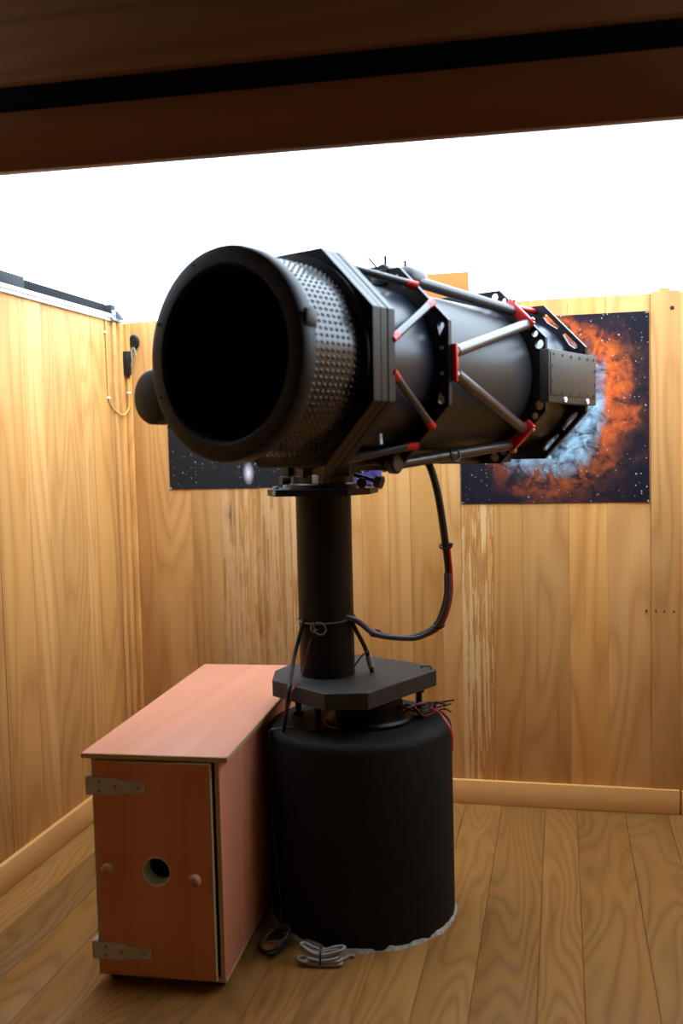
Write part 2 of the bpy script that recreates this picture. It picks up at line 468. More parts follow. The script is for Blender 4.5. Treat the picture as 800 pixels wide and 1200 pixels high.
box('case', (-0.026, -0.018, -0.052), (0.016, 0.004, 0.052), M_black, t, 0.004)
box('rocker', (-0.006, -0.022, 0.012), (0.008, -0.017, 0.036), M_railgrey, t, 0.002)
rod('cable_gland', (0.004, -0.006, -0.05), (0.004, -0.006, -0.066), 0.006, M_black, t, 10)
t = thing('hanging_pulley', 'small round black wheel with a pale cord tail hung on the wall', 'wheel', (-1.822, 4.03, 1.985))
lathe('wheel', [(0, 0), (0.020, 0), (0.024, 0.003), (0.024, 0.010), (0.018, 0.013), (0.017, 0.008), (0.006, 0.008), (0.005, 0.016), (0, 0.016)], M_black, t, 28,
      Matrix.Rotation(PI / 2, 4, 'X') @ Matrix.Translation((0, 0, -0.010)) @ Matrix.Scale(1.3, 4, (0, 1, 0)))
tube('cord_tail', [(-0.002, -0.006, -0.025), (-0.010, -0.006, -0.055), (-0.008, -0.005, -0.085), (-0.014, -0.004, -0.105)], 0.004, M_seal, t, 6)
tube('cord_tail', [(0.003, -0.006, -0.025), (0.010, -0.006, -0.05), (0.012, -0.005, -0.07)], 0.003, M_seal, t, 6)

# ------------------------------------------------------------------ posters and board on the back wall
def star_layer(T, vec, scale, size, seed):
    vo = T.n('ShaderNodeTexVoronoi'); vo.inputs['Scale'].default_value = scale
    ad = T.n('ShaderNodeVectorMath', operation='ADD'); ad.inputs[1].default_value = (seed, seed * 2, 0)
    T.link(vec, ad.inputs[0]); T.link(ad.outputs[0], vo.inputs['Vector'])
    s = T.n('ShaderNodeSeparateColor'); T.link(vo.outputs['Color'], s.inputs[0])
    rad = T.math('MULTIPLY', T.math('POWER', s.outputs[0], 3.0), size)
    return T.math('SUBTRACT', 1.0, T.math('DIVIDE', vo.outputs['Distance'], T.math('ADD', rad, 0.004)), clamp=True)

def poster_mat(name, kind):
    m = bpy.data.materials.new(name); m.use_nodes = True
    T = NT(m.node_tree); b = m.node_tree.nodes['Principled BSDF']
    tc = T.n('ShaderNodeTexCoord'); v = tc.outputs['Object']
    mp = T.n('ShaderNodeMapping'); mp.inputs['Scale'].default_value = (1, 0, 1); T.link(v, mp.inputs['Vector']); v = mp.outputs['Vector']
    sep = T.n('ShaderNodeSeparateXYZ'); T.link(v, sep.inputs[0]); x, z = sep.outputs[0], sep.outputs[2]
    def dist(cx, cz, sx=1.0, sz=1.0):
        dx = T.math('MULTIPLY', T.math('SUBTRACT', x, cx), sx); dz = T.math('MULTIPLY', T.math('SUBTRACT', z, cz), sz)
        return T.math('SQRT', T.math('ADD', T.math('MULTIPLY', dx, dx), T.math('MULTIPLY', dz, dz)))
    def blob(cx, cz, r, sx=1.0, sz=1.0, soft=1.0):
        return T.math('SUBTRACT', 1.0, T.math('DIVIDE', dist(cx, cz, sx, sz), r), clamp=True)
    if kind == 'nebula':
        n1 = T.noise(v, 7.0, 6, 0.6, 0.6); n2 = T.noise(v, 16.0, 6, 0.65, 0.8)
        col = T.mix(T.noise(v, 3.0, 3), (0.004, 0.005, 0.011), (0.018, 0.015, 0.024))
        wob = T.math('MULTIPLY', T.math('SUBTRACT', n1, 0.5), 0.22)
        d = T.math('ADD', dist(-0.03, 0.02, 1.0, 0.92), wob)
        def band(c, w): return T.math('SUBTRACT', 1.0, T.math('ABSOLUTE', T.math('DIVIDE', T.math('SUBTRACT', d, c), w)), clamp=True)
        # the cloud thins out towards the upper left corner
        side = T.ramp(T.math('SUBTRACT', x, T.math('MULTIPLY', z, 0.55)), [(0.0, 0.15), (0.12, 1.0)])
        dens = T.ramp(n2, [(0.38, 0.05), (0.66, 1.0)])
        haze = T.math('MULTIPLY', T.math('MULTIPLY', band(0.27, 0.17), dens), 0.55)
        col = T.mix(T.math('MULTIPLY', haze, side), col, (0.30, 0.09, 0.035))
        org = T.math('MULTIPLY', T.math('POWER', band(0.285, 0.08), 1.1), dens)
        org = T.math('MULTIPLY', org, T.ramp(T.math('ADD', x, T.math('MULTIPLY', z, 0.7)), [(-0.0, 0.22), (0.30, 1.0)]))
        col = T.mix(org, col, (0.95, 0.17, 0.022))
        blu = T.math('MULTIPLY', band(0.195, 0.075), T.ramp(n2, [(0.36, 0.1), (0.58, 1.0)]))
        blu = T.math('MULTIPLY', blu, T.ramp(T.math('SUBTRACT', x, z), [(0.0, 0.5), (0.15, 1.0)]))
        col = T.mix(blu, col, (0.33, 0.55, 0.72))
        core = T.math('MULTIPLY', blob(-0.03, 0.02, 0.2), dens)
        col = T.mix(T.math('MULTIPLY', core, 0.5), col, (0.25, 0.15, 0.12))
    elif kind == 'galaxy':
        col = T.mix(T.noise(v, 4.0, 3), (0.010, 0.011, 0.014), (0.020, 0.021, 0.026))
        g = T.math('POWER', blob(GAL[0], GAL[1], 0.055, 2.0, 1.0), 1.3)
        col = T.mix(T.math('MULTIPLY', g, 1.0), col, (0.75, 0.72, 0.80))
    else:
        n = T.noise(v, 14.0, 4, 0.6, 1.2)
        col = T.ramp(n, [(0.30, (0.015, 0.012, 0.05)), (0.55, (0.07, 0.055, 0.24)), (0.68, (0.30, 0.27, 0.48))])
    for sc, sz, sd in ((24, 0.16, 3.1), (48, 0.20, 7.7), (90, 0.22, 12.3)):
        if kind == 'purple': break
        st = star_layer(T, v, sc, sz, sd)
        col = T.mix(T.math('MULTIPLY', T.math('POWER', st, 0.7), 0.85), col, (0.85, 0.8, 0.78))
    T.link(col, b.inputs['Base Color'])
    b.inputs['Roughness'].default_value = 0.42
    b.inputs['Specular IOR Level'].default_value = 0.15
    return m

def poster(name, x0, x1, z0, z1, m, label, y=YB - 0.0035, pins=True):
    cx, cz = (x0 + x1) / 2, (z0 + z1) / 2
    t = thing(name, label, 'poster', (cx, y, cz))
    w, h = (x1 - x0) / 2, (z1 - z0) / 2
    bm = bmesh.new(); nx, nz = 14, 10
    g = [[None] * (nz + 1) for _ in range(nx + 1)]
    for i in range(nx + 1):
        for j in range(nz + 1):
            u, q = i / nx * 2 - 1, j / nz * 2 - 1
            lift = -0.0016 * (abs(u) ** 6) * (abs(q) ** 4) * (1 + math.sin(5 * u + 3 * q)) - 0.0008 * (1 + math.sin(4 * u) * math.cos(3 * q))
            g[i][j] = bm.verts.new((u * w, lift, q * h))
    for i in range(nx):
        for j in range(nz): bm.faces.new((g[i][j], g[i + 1][j], g[i + 1][j + 1], g[i][j + 1]))
    r = bmesh.ops.extrude_face_region(bm, geom=bm.faces[:])
    for v in r['geom']:
        if isinstance(v, bmesh.types.BMVert): v.co.y += 0.0012
    link('sheet', bm, m, t, 60)
    if pins:
        for sx, sz in ((1, 1), (-1, 1), (1, -1), (-1, -1), (0.1, 1), (0.98, 0.02)):
            px, pz = sx * (w - 0.006), sz * (h - 0.004)
            rod('pin', (px, 0.002, pz), (px, -0.006, pz), 0.0035, M_steel, t, 8)
    return t
gx0, gx1, gz0, gz1 = -1.679, -0.90, 1.336, 1.99
GAL = (-1.315 - (gx0 + gx1) / 2, 1.400 - (gz0 + gz1) / 2)
poster('nebula_poster', -0.402, 0.341, 1.258, 2.004, poster_mat('nebula_print', 'nebula'), 'square black poster of an orange and blue nebula on the back wall')
poster('galaxy_poster', gx0, gx1, gz0, gz1, poster_mat('galaxy_print', 'galaxy'), 'dark star field poster with a small white galaxy behind the telescope front')
poster('purple_poster', -0.89, -0.733, 1.332, 1.60, poster_mat('purple_print', 'purple'), 'small purple blue poster on the wall behind the pier head', pins=False)
o = box('wooden_board', (-0.66, YB - 0.022, 1.80), (-0.356, YB - 0.003, 2.196), M_orange, None, 0.002)
tag(o, 'orange wooden board standing above the top of the back wall', 'board')

# ------------------------------------------------------------------ pedestal, pier, mount
PX, PY, PZ = -0.643, 3.05, 0.62
t = thing('pedestal', 'wide matt black round pedestal sealed to the floor', 'pedestal', (PX, PY, 0))
lathe('drum', [(0, 0), (0.297, 0), (0.297, 0.30), (0.296, 0.60), (0.293, 0.612), (0.285, PZ), (0, PZ)], M_ped, t, 96)
bm = bmesh.new(); n = 120; rows = []
for i in range(n):
    a = 2 * PI * i / n
    wv = 0.005 + 0.004 * math.sin(a * 17) * math.sin(a * 5 + 1) + rng.uniform(-0.002, 0.002)
    hv = 0.010 + rng.uniform(-0.003, 0.004)
    rows.append([bm.verts.new(((0.295 + dr) * math.cos(a), (0.295 + dr) * math.sin(a), z)) for dr, z in ((0, hv + 0.004), (wv * 0.5, hv), (wv, 0.004), (wv + 0.003, 0.0))])
for i in range(n):
    a, c = rows[i], rows[(i + 1) % n]
    for j in range(3): bm.faces.new((a[j], c[j], c[j + 1], a[j + 1]))
link('sealant_bead', bm, M_seal, t, 60)

CX, CY = -0.745, 3.05
t = thing('pier', 'slim black steel pier column on a raised dark plate above the pedestal', 'pier', (CX, CY, PZ))
poly = [(-0.899, 2.937), (-0.928, 3.064), (-0.905, 3.16), (-0.715, 3.335), (-0.68, 3.338), (-0.432, 3.205), (-0.402, 3.137), (-0.566, 2.815), (-0.693, 2.789)]
bm = plate_bm([(x - CX, y - CY) for x, y in poly], [], 0.052, 'XY')
bmesh.ops.bevel(bm, geom=[e for e in bm.edges if e.is_boundary is False and abs(e.calc_face_angle(0)) > 0.5], offset=0.002, segments=1, affect='EDGES')
o = link('base_plate', bm, M_pplate, t, 30); o.location.z = 0.718 - PZ
for (x, y) in ((-0.743, 2.90), (-0.455, 3.10), (-0.68, 3.27), (-0.855, 3.08)):
    s = rod('standoff', (x - CX, y - CY, 0), (x - CX, y - CY, 0.1), 0.010, M_col, t, 14)
    for z in (0.0, 0.084):
        rod('nut', (x - CX, y - CY, z), (x - CX, y - CY, z + 0.014), 0.017, M_col, s, 6)
lathe('bearing_ring', [(0.07, 0.0), (0.14, 0.0), (0.142, 0.012), (0.135, 0.02), (0.11, 0.02), (0.11, 0.06), (0.075, 0.06), (0.07, 0.05)], M_col, t, 48,
      Matrix.Translation((PX - CX + 0.03, 0.01, 0.0)), closed=True)
rod('white_screw', (-0.597 - CX, 2.955 - CY, 0.004), (-0.600 - CX, 2.940 - CY, 0.012), 0.010, M_white, t, 14)
lathe('column', [(0, 0.150), (0.089, 0.150), (0.089, 0.735), (0, 0.735)], M_col, t, 64)
flp = [(-0.165, -0.07), (-0.12, -0.135), (0.11, -0.135), (0.165, -0.06), (0.165, 0.08), (0.11, 0.135), (-0.12, 0.135), (-0.165, 0.07)]
o = link('top_flange', plate_bm(flp, [], 0.020, 'XY'), M_lamin, t); o.location.z = 0.735 - 0.002
bm = bmesh.new(); add_lathe(bm, [(0, 0), (0.11, 0), (0.11, 0.014), (0.105, 0.018), (0, 0.018)], 40)
o = link('upper_flange', bm, M_black, t, 35); o.location.z = 0.752
for (x, y) in ((-0.14, -0.06), (0.14, -0.05), (0.14, 0.06), (-0.14, 0.06)):
    rod('flange_bolt', (x, y, 0.75), (x, y, 0.762), 0.010, M_steel, t, 6)
# bright edge bolt on the flange rim
rod('flange_bolt', (-0.118, -0.128, 0.744), (-0.124, -0.142, 0.744), 0.006, M_steel, t, 8)
# opening symbol hook on the plate
tube('plate_clip', [(-0.455 - CX, 3.16 - CY, 0.151), (-0.45 - CX, 3.155 - CY, 0.158), (-0.425 - CX, 3.15 - CY, 0.158), (-0.42 - CX, 3.145 - CY, 0.151)], 0.003, M_boltdark, t, 6)

# telescope frame in the world
PHI, TILT = 0.4577, -0.0144
SC = Vector((-0.7746, 2.2, 1.725))
RT = Vector((math.cos(PHI), -math.sin(PHI), 0)); AX = Vector((math.sin(PHI), math.cos(PHI), 0)); UP = Vector((0, 0, 1))

MZ = PZ + 0.770
t = thing('telescope_mount', 'black equatorial mount head on the pier top carrying the telescope', 'mount', (CX, CY, MZ), (0, 0, -PHI))
# local axes: x = towards the telescope, y = along the telescope
lathe('azimuth_base', [(0, 0), (0.100, 0), (0.100, 0.022), (0.092, 0.028), (0, 0.028)], M_black, t, 48)
lathe('pier_adapter', [(0, 0.02), (0.104, 0.02), (0.104, 0.14), (0.09, 0.155), (0, 0.155)], M_ring, t, 8, Matrix.Rotation(PI / 8 + PHI, 4, 'Z'), smooth=20)
for s in (-1, 1):
    bm = plate_bm([(-0.095, 0.0), (0.095, 0.0), (0.085, 0.12), (0.04, 0.20), (-0.05, 0.20), (-0.09, 0.12)], [circ(0.0, 0.14, 0.022, 16)], 0.022)
    o = link('side_cheek', bm, M_black, t); o.rotation_euler.z = PI / 2; o.location = (0.075 * s + (0.011), 0, 0.024)
lathe('polar_housing', [(0, -0.17), (0.06, -0.17), (0.066, -0.165), (0.066, 0.06), (0.085, 0.075), (0.085, 0.16), (0.078, 0.17), (0, 0.17)], M_black, t, 40,
      Matrix.Translation((0, 0.02, 0.17)) @ Matrix.Rotation(math.radians(52), 4, 'X'))
zc = SC.z - 0.011 - MZ
lathe('declination_housing', [(0, -0.16), (0.05, -0.16), (0.07, -0.14), (0.07, 0.02), (0.08, 0.03), (0.08, 0.085), (0, 0.085)], M_black, t, 40,
      Matrix.Translation((0, 0, zc)) @ Matrix.Rotation(PI / 2, 4, 'Y'))
box('saddle', (0.080, -0.17, zc - 0.05), (0.095, 0.17, zc + 0.05), M_lamin, t, 0.004)
o = rod('counterweight_shaft', (-0.15, 0, zc), (-0.50, 0, zc), 0.016, M_steel, t, 16)
lathe('counterweight', [(0.016, 0), (0.075, 0), (0.08, 0.005), (0.08, 0.075), (0.075, 0.08), (0.016, 0.08)], M_black, t, 40,
      Matrix.Translation((-0.47, 0, zc)) @ Matrix.Rotation(PI / 2, 4, 'Y'))
inv = Matrix.Rotation(PHI, 3, 'Z')
def ml(x, y, z): return inv @ Vector((x - CX, y - CY, z - MZ))
# azimuth adjusters, brass catch and white tag seen below the tube
a, b = ml(-0.63, 3.00, 1.415), ml(-0.56, 2.985, 1.395)
k = rod('adjuster_screw', a, b, 0.007, M_boltdark, t, 10)
rod('adjuster_knob', b, b + (b - a).normalized() * 0.022, 0.020, M_boltdark, t, 12)
rod('adjuster_knob', ml(-0.605, 2.985, 1.39), ml(-0.60, 2.96, 1.39), 0.016, M_boltdark, t, 12)
rod('adjuster_knob', ml(-0.845, 3.0, 1.40), ml(-0.865, 2.98, 1.40), 0.014, M_boltdark, t, 12)
box('front_block', tuple(ml(-0.715, 2.93, 1.39)), tuple(ml(-0.70, 2.99, 1.47)), M_black, t)
o = rod('brass_bolt', ml(-0.742, 2.96, 1.428), ml(-0.741, 2.943, 1.428), 0.010, M_brass, t, 12)
pz = ml(-0.741, 2.950, 1.402)
box('white_tag', (pz.x - 0.014, pz.y - 0.006, pz.z - 0.012), (pz.x + 0.014, pz.y + 0.006, pz.z + 0.016), M_grey, t, 0.002)

# ------------------------------------------------------------------ telescope
t = thing('telescope', 'large black truss telescope with red strut ends pointing level over the pier', 'telescope', SC, (TILT, 0, -PHI))
TS = t
R0, RI = 0.2548, 0.204
lathe('front_ring', [(RI + 0.008, 0.0), (R0 - 0.012, 0.0), (R0 - 0.003, 0.004), (R0, 0.012), (R0, 0.044), (R0 - 0.004, 0.050), (0.225, 0.050), (RI, 0.050), (RI, 0.012)], M_ringblk, t, 96, RY, closed=True)
for k in range(8):
    a = PI / 8 + k * PI / 4
    rod('ring_screw', ((R0 - 0.018) * math.cos(a), 0.002, (R0 - 0.018) * math.sin(a)), ((R0 - 0.018) * math.cos(a), -0.002, (R0 - 0.018) * math.sin(a)), 0.004, M_railgrey, t, 8)
box('ring_clip', (R0 - 0.010, 0.014, 0.045), (R0 - 0.001, 0.050, 0.085), M_black, t, 0.002)
lathe('inner_baffle', [(RI, 0.012), (RI, 1.34), (RI + 0.004, 1.34), (RI + 0.004, 0.012)], M_inner, t, 72, RY, closed=True)
lathe('primary_mirror', [(0, 1.30), (0.055, 1.30), (0.202, 1.285), (0.202, 1.335), (0, 1.335)], M_mirror, t, 64, RY)
o = lathe('secondary_holder', [(0, 0.30), (0.06, 0.30), (0.064, 0.305), (0.064, 0.40), (0, 0.40)], M_inner, t, 40, RY)
for k in range(4):
    a = PI / 4 + k * PI / 2
    bm = bmesh.new(); add_box(bm, (0.06, 0.32, -0.0012), (RI + 0.002, 0.37, 0.0012), 0, Matrix.Rotation(-a, 4, 'Y'))
    link('spider_vane', bm, M_inner, t)
band = lathe('embossed_band', [(0.240, 0.046), (0.240, 0.240), (0.216, 0.240), (0.216, 0.046)], M_band, t, 128, RY, closed=True)
bm = bmesh.new()
NA, NR = 92, 9
for i in range(NA):
    for j in range(NR):
        a = 2 * PI * (i + 0.5 * (j % 2) * 0) / NA
        y = 0.064 + j * 0.0195
        ca, sa = math.cos(a), math.sin(a)
        c = Vector((0.2395 * ca, y, 0.2395 * sa)); nr = Vector((ca, 0, sa)); tg = Vector((-sa, 0, ca))
        lo = [bm.verts.new(c + tg * 0.0058 * math.cos(q * PI / 3) + Vector((0, 0.0068 * math.sin(q * PI / 3), 0))) for q in range(6)]
        hi = [bm.verts.new(c + nr * 0.0032 + tg * 0.0030 * math.cos(q * PI / 3) + Vector((0, 0.0036 * math.sin(q * PI / 3), 0))) for q in range(6)]
        for q in range(6): bm.faces.new((lo[q], lo[(q + 1) % 6], hi[(q + 1) % 6], hi[q]))
        bm.faces.new(hi)
o = link('embossed_dots', bm, M_band, band, 70); o['kind'] = 'stuff'

# laminated front octagon
a1 = 0.2688
for k, (s0, s1, a) in enumerate(((0.235, 0.266, a1), (0.268, 0.294, a1 - 0.001), (0.296, 0.325, a1))):
    bm = plate_bm(octo(a), [circ(0, 0, 0.226, 64)], s1 - s0)
    bmesh.ops.bevel(bm, geom=[e for e in bm.edges if e.calc_face_angle(0) > 0.6 and max(abs(e.verts[0].co.x), abs(e.verts[0].co.z)) > 0.25 * 0.9 and min((v.co.x ** 2 + v.co.z ** 2) ** 0.5 for v in e.verts) > 0.25], offset=0.0015, segments=1, affect='EDGES')
    o = link('octagon_plate', bm, M_lamin, t, 20); o.location.y = s0
o = lathe('octagon_collar', [(0.245, 0.222), (0.262, 0.226), (0.262, 0.236), (0.236, 0.236), (0.236, 0.222)], M_black, t, 96, RY, closed=True)
lathe('front_tube', [(0.226, 0.320), (0.226, 0.575), (0.219, 0.575), (0.219, 0.320)], M_tubeblue, t, 96, RY, closed=True)

# middle ring plate with lightening holes
def tear(cx, cz, r, l, ang, n=14):
    """teardrop outline: round end radius r, pointed end at distance l, turned by ang"""
    pts = [(r * math.cos(a), r * math.sin(a)) for a in [PI * 0.30 + i * (2 * PI - 0.6 * PI) / n for i in range(n + 1)]] + [(l, 0)]
    return [(cx + x, cz + z) for x, z in rot2(pts, ang)]
a2 = 0.2678
holes = [circ(0, 0, 0.227, 64)]
for k in range(4):
    base = k * PI / 2
    for cx, cz, ang in ((0.2435, 0.098, -PI / 2 - 0.15), (0.098, 0.2435, PI + 0.15)):
        holes.append(rot2(tear(cx, cz, 0.0105, 0.026, ang), base))
bm = plate_bm(octo(a2), holes, 0.014)
o = link('middle_ring', bm, M_ring, t); o.location.y = 0.566
for k in range(4):
    for z in (0.040, -0.028):
        (x, zz), = rot2([(0.248, z)], k * PI / 2)
        rod('ring_bolt', (x, 0.568, zz), (x, 0.561, zz), 0.0048, M_steel, o, 10).location.y = -0.566

def strut(a, b, r, ends, name='truss_strut', red=M_red, cap=0.03, rc=None):
    """tube with coloured ends"""
    a, b = Vector(a), Vector(b); d = (b - a).normalized()
    s = rod(name, a, b, r, M_strut, TS, 18)
    for e, p, q in ((0, a, d), (1, b, -d)):
        if ends[e]: rod('end_cap', p - q * 0.004, p + q * cap, rc or r * 1.08, ends[e], s, 16)
    return s
# front truss: feet on the flats of the octagon, tips at the diagonals of the middle ring
for k in range(4):
    base = k * PI / 2
    (fx1, fz1), (tx1, tz1), (fx2, fz2), (tx2, tz2) = rot2([(0.262, 0.040), (0.215, 0.160), (0.040, 0.262), (0.165, 0.212)], base)
    strut((fx1, 0.322, fz1), (tx1, 0.566, tz1), 0.0105, (M_red if fz1 > -0.2 else M_ring, M_red))
    strut((fx2, 0.322, fz2), (tx2, 0.566, tz2), 0.0105, (M_red if fz2 > -0.2 else M_ring, M_red))

lathe('main_tube', [(0.229, 0.578), (0.229, 1.10), (0.221, 1.10), (0.221, 0.578)], M_tube, t, 96, RY, closed=True)
lathe('rear_tube', [(0.219, 1.10), (0.219, 1.415), (0.216, 1.415), (0.216, 1.10)], M_tubeblue, t, 96, RY, closed=True)
# rear ring with round holes
a3 = 0.271
holes = [circ(0, 0, 0.222, 64)]
for k in range(4):
    for cx, cz, r in ((0.236, 0.126, 0.0105), (0.2505, 0.093, 0.0145), (0.126, 0.236, 0.0105), (0.093, 0.2505, 0.0145)):
        holes.append(rot2(circ(cx, cz, r, 16), k * PI / 2))
bm = plate_bm(octo(a3), holes, 0.014)
o = link('rear_ring', bm, M_ring, t); o.location.y = 1.105
# end octagon with triangular openings along the diagonals
a4 = 0.2593
holes = [circ(0, 0, 0.200, 64)]
dg = PI / 4
for k in range(4):
    an = dg + k * PI / 2
    for s in (-1, 1):
        tri = [(0.2455, s * 0.012), (0.2455, s * 0.078), (0.2395, s * 0.088), (0.2300, s * 0.082), (0.226, s * 0.055), (0.236, s * 0.012)]
        holes.append(rot2(tri if s > 0 else tri[::-1], an))
bm = plate_bm(octo(a4), holes, 0.016)
o = link('end_plate', bm, M_ring, t); o.location.y = 1.412
lathe('back_cover', [(0, 1.43), (0.14, 1.43), (0.206, 1.424), (0.206, 1.410), (0, 1.410)], M_black, t, 64, RY)
lathe('focuser', [(0, 1.428), (0.075, 1.428), (0.075, 1.47), (0.055, 1.475), (0.055, 1.53), (0, 1.53)], M_black, t, 40, RY)
# rear truss with ball joints and red brackets
for k in range(4):
    base = k * PI / 2
    P = rot2([(0.272, 0.030), (0.212, 0.156), (0.030, 0.272), (0.167, 0.200)], base)
    for (p0, p1) in ((P[0], P[1]), (P[2], P[3])):
        A, B = Vector((p0[0], 0.592, p0[1])), Vector((p1[0], 1.098, p1[1]))
        s = strut(A, B, 0.0165, (M_white, M_white), cap=0.012, rc=0.0125)
        lathe('ball_joint', [(0, -0.013), (0.0092, -0.0092), (0.013, 0), (0.0092, 0.0092), (0, 0.013)], M_white, s, 14, Matrix.Translation(A))
    # bracket on the flat of the middle ring
    c = Matrix.Rotation(-base, 4, 'Y')
    bm = bmesh.new(); add_box(bm, (0.252, 0.579, -0.050), (0.283, 0.590, 0.050), 0.002, c)
    add_box(bm, (0.262, 0.588, -0.012), (0.278, 0.600, 0.012), 0.002, c)
    link('ring_bracket', bm, M_red if k % 2 == 0 else M_ring, t, 35)
    c = Matrix.Rotation(-(base + PI / 4), 4, 'Y')
    bm = bmesh.new(); add_box(bm, (0.250, 1.088, -0.058), (0.282, 1.106, 0.058), 0.003, c)
    add_box(bm, (0.250, 1.075, -0.046), (0.264, 1.092, -0.026), 0.002, c); add_box(bm, (0.250, 1.075, 0.026), (0.264, 1.092, 0.046), 0.002, c)
    br = link('red_bracket', bm, M_red, t, 35)
    for z in (-0.05, 0.05):
        bm = bmesh.new(); cyl_between(bm, c @ Vector((0.275, 1.098, z * 0.9)), c @ Vector((0.288, 1.098, z * 0.9)), 0.006, 8)
        link('bracket_bolt', bm, M_steel, br, 40)
# red spacers between the rear ring and the end plate at the top corners
for x in (-0.075, 0.0, 0.072): rod('spacer_rod', (x, 1.118, 0.2435), (x, 1.414, 0.2435), 0.009, M_red, t, 10)
# control panel box on the right flat
cb = box('control_box', (0.256, 1.095, -0.086), (0.288, 1.432, 0.076), M_panel, t, 0.003)
box('cover_plate', (0.2870, 1.103, -0.064), (0.2910, 1.424, 0.068), M_panel, cb, 0.0015)
for y in (1.12, 1.18, 1.24, 1.30, 1.36, 1.405):
    for z in (-0.056, 0.060): rod('cover_screw', (0.2900, y, z), (0.2925, y, z), 0.0048, M_boltdark, cb, 8)
for z in (-0.02, 0.025):
    for y in (1.113, 1.414): rod('cover_screw', (0.290, y, z), (0.2925, y, z), 0.0048, M_boltdark, cb, 8)
for y in (1.20, 1.36): rod('white_stud', (0.284, y, -0.075), (0.293, y, -0.075), 0.009, M_white, cb, 14)

# finder on the top, small fittings
fs = lathe('finder_scope', [(0, 0.0), (0.022, 0.0), (0.025, 0.004), (0.025, 0.05), (0.023, 0.056), (0.024, 0.09), (0.033, 0.10), (0.036, 0.115), (0.036, 0.165), (0.028, 0.19), (0, 0.195)], M_black, t, 32,
           Matrix.Translation((0.045, 0.575, 0.262)) @ RY)
for y in (0.595, 0.69):
    rod('clamp_screw', (0.045, y, 0.28), (0.045, y, 0.312), 0.0045, M_boltdark, fs, 8)
rod('clamp_screw', (0.02, 0.60, 0.275), (0.0, 0.575, 0.310), 0.003, M_boltdark, fs, 8)
rod('steel_screw', (0.068, 0.60, 0.268), (0.084, 0.596, 0.272), 0.007, M_steel, fs, 10)
rod('clamp_screw', (0.02, 0.50, 0.245), (0.0, 0.47, 0.285), 0.003, M_boltdark, fs, 8)
box('finder_shoe', (0.02, 0.56, 0.225), (0.07, 0.72, 0.268), M_black, t, 0.003)
# dovetail bar underneath and its clamp
box('dovetail_bar', (-0.045, 0.30, -0.268), (0.045, 1.30, -0.224), M_black, t, 0.004)
o = lathe('clamp_knob', [(0, 0), (0.026, 0), (0.030, 0.004), (0.030, 0.022), (0.024, 0.028), (0, 0.028)], M_boltdark, t, 20,
          Matrix.Translation((0.09, 0.545, -0.262)) @ Matrix.Rotation(PI / 2, 4, 'Y'))
tube('cable_hook', [(0.12, 0.80, -0.225), (0.125, 0.80, -0.252), (0.128, 0.815, -0.262), (0.128, 0.835, -0.258), (0.125, 0.845, -0.245), (0.12, 0.84, -0.225)], 0.003, M_boltdark, t, 6)
rod('steel_screw', (0.215, 0.33, -0.19), (0.222, 0.322, -0.215), 0.005, M_steel, t, 8)
# saddle rail on the mount side
box('side_rail', (-0.262, 0.40, -0.04), (-0.222, 1.15, 0.04), M_black, t, 0.004)
# guide scope hung on the far side
gm = Matrix.Translation((-0.345, 0.075, -0.078)) @ RY
g = lathe('guide_scope', [(0, 0.012), (0.066, 0.012), (0.070, 0.012), (0.070, 0.16), (0.052, 0.17), (0.052, 0.42), (0.040, 0.43), (0.040, 0.50), (0, 0.50)], M_tubeblue, t, 48, gm)
lathe('lens_cap', [(0, -0.004), (0.060, -0.002), (0.070, 0.003), (0.0735, 0.010), (0.0735, 0.045), (0.069, 0.045), (0.069, 0.012), (0, 0.012)], M_ringblk, g, 48, gm)
for y in (0.31, 0.47):
    o = lathe('guide_ring', [(0.052, -0.011), (0.066, -0.011), (0.066, 0.011), (0.052, 0.011)], M_black, g, 36, Matrix.Translation((-0.345, y, -0.078)) @ RY, closed=True)
    box('ring_foot', (-0.30, y - 0.011, -0.095), (-0.222, y + 0.011, -0.06), M_black, g, 0.002)
bm = plate_bm([(-0.325, -0.145), (-0.335, -0.160), (-0.30, -0.162), (-0.262, -0.158), (-0.255, -0.125), (-0.30, -0.12)], [], 0.02)
o = link('guide_foot', bm, M_boltdark, g); o.location.y = 0.12

# ------------------------------------------------------------------ cables on the pier
lp = [(-0.44, 2.93, 1.50), (-0.385, 2.895, 1.45), (-0.357, 2.90, 1.353), (-0.340, 2.93, 1.197), (-0.336, 2.955, 1.11), (-0.341, 2.97, 1.03), (-0.374, 2.99, 0.945), (-0.432, 3.0, 0.908),
      (-0.493, 3.0, 0.899), (-0.574, 3.0, 0.914), (-0.630, 3.02, 0.945), (-0.675, 3.02, 0.965)]
t = thing('cable_bundle', 'black, red and violet cable bundle looping from the telescope to the pier', 'cable', (0, 0, 0))
tube('sheathed_cable', lp[:6], 0.0115, M_cabblk, t, 10)
tube('black_core', [(x - 0.006, y, z + 0.002) for x, y, z in lp[4:]], 0.0085, M_cabblk, t, 8)
tube('red_core', [(x + 0.008, y - 0.006, z - 0.001) for x, y, z in lp[3:]], 0.006, M_cabred, t, 8)
tube('violet_core', [(x + 0.001, y - 0.012, z + 0.003 - 0.004 * (i % 2)) for i, (x, y, z) in enumerate(lp[4:])], 0.0085, M_cabviolet, t, 8)
for i in (3, 6, 9):
    x, y, z = lp[i]
    tube('cable_tie', [(x + 0.018 * math.cos(q), y + 0.016 * math.sin(q), z + 0.016 * math.sin(q * 1.0) * 0.4) for q in [k * PI / 4 for k in range(8)]], 0.0035, M_cabblk, t, 6, closed=True)
rod('tie_tail', (-0.330, 2.925, 1.197), (-0.318, 2.92, 1.206), 0.003, M_cabblk, t, 6)

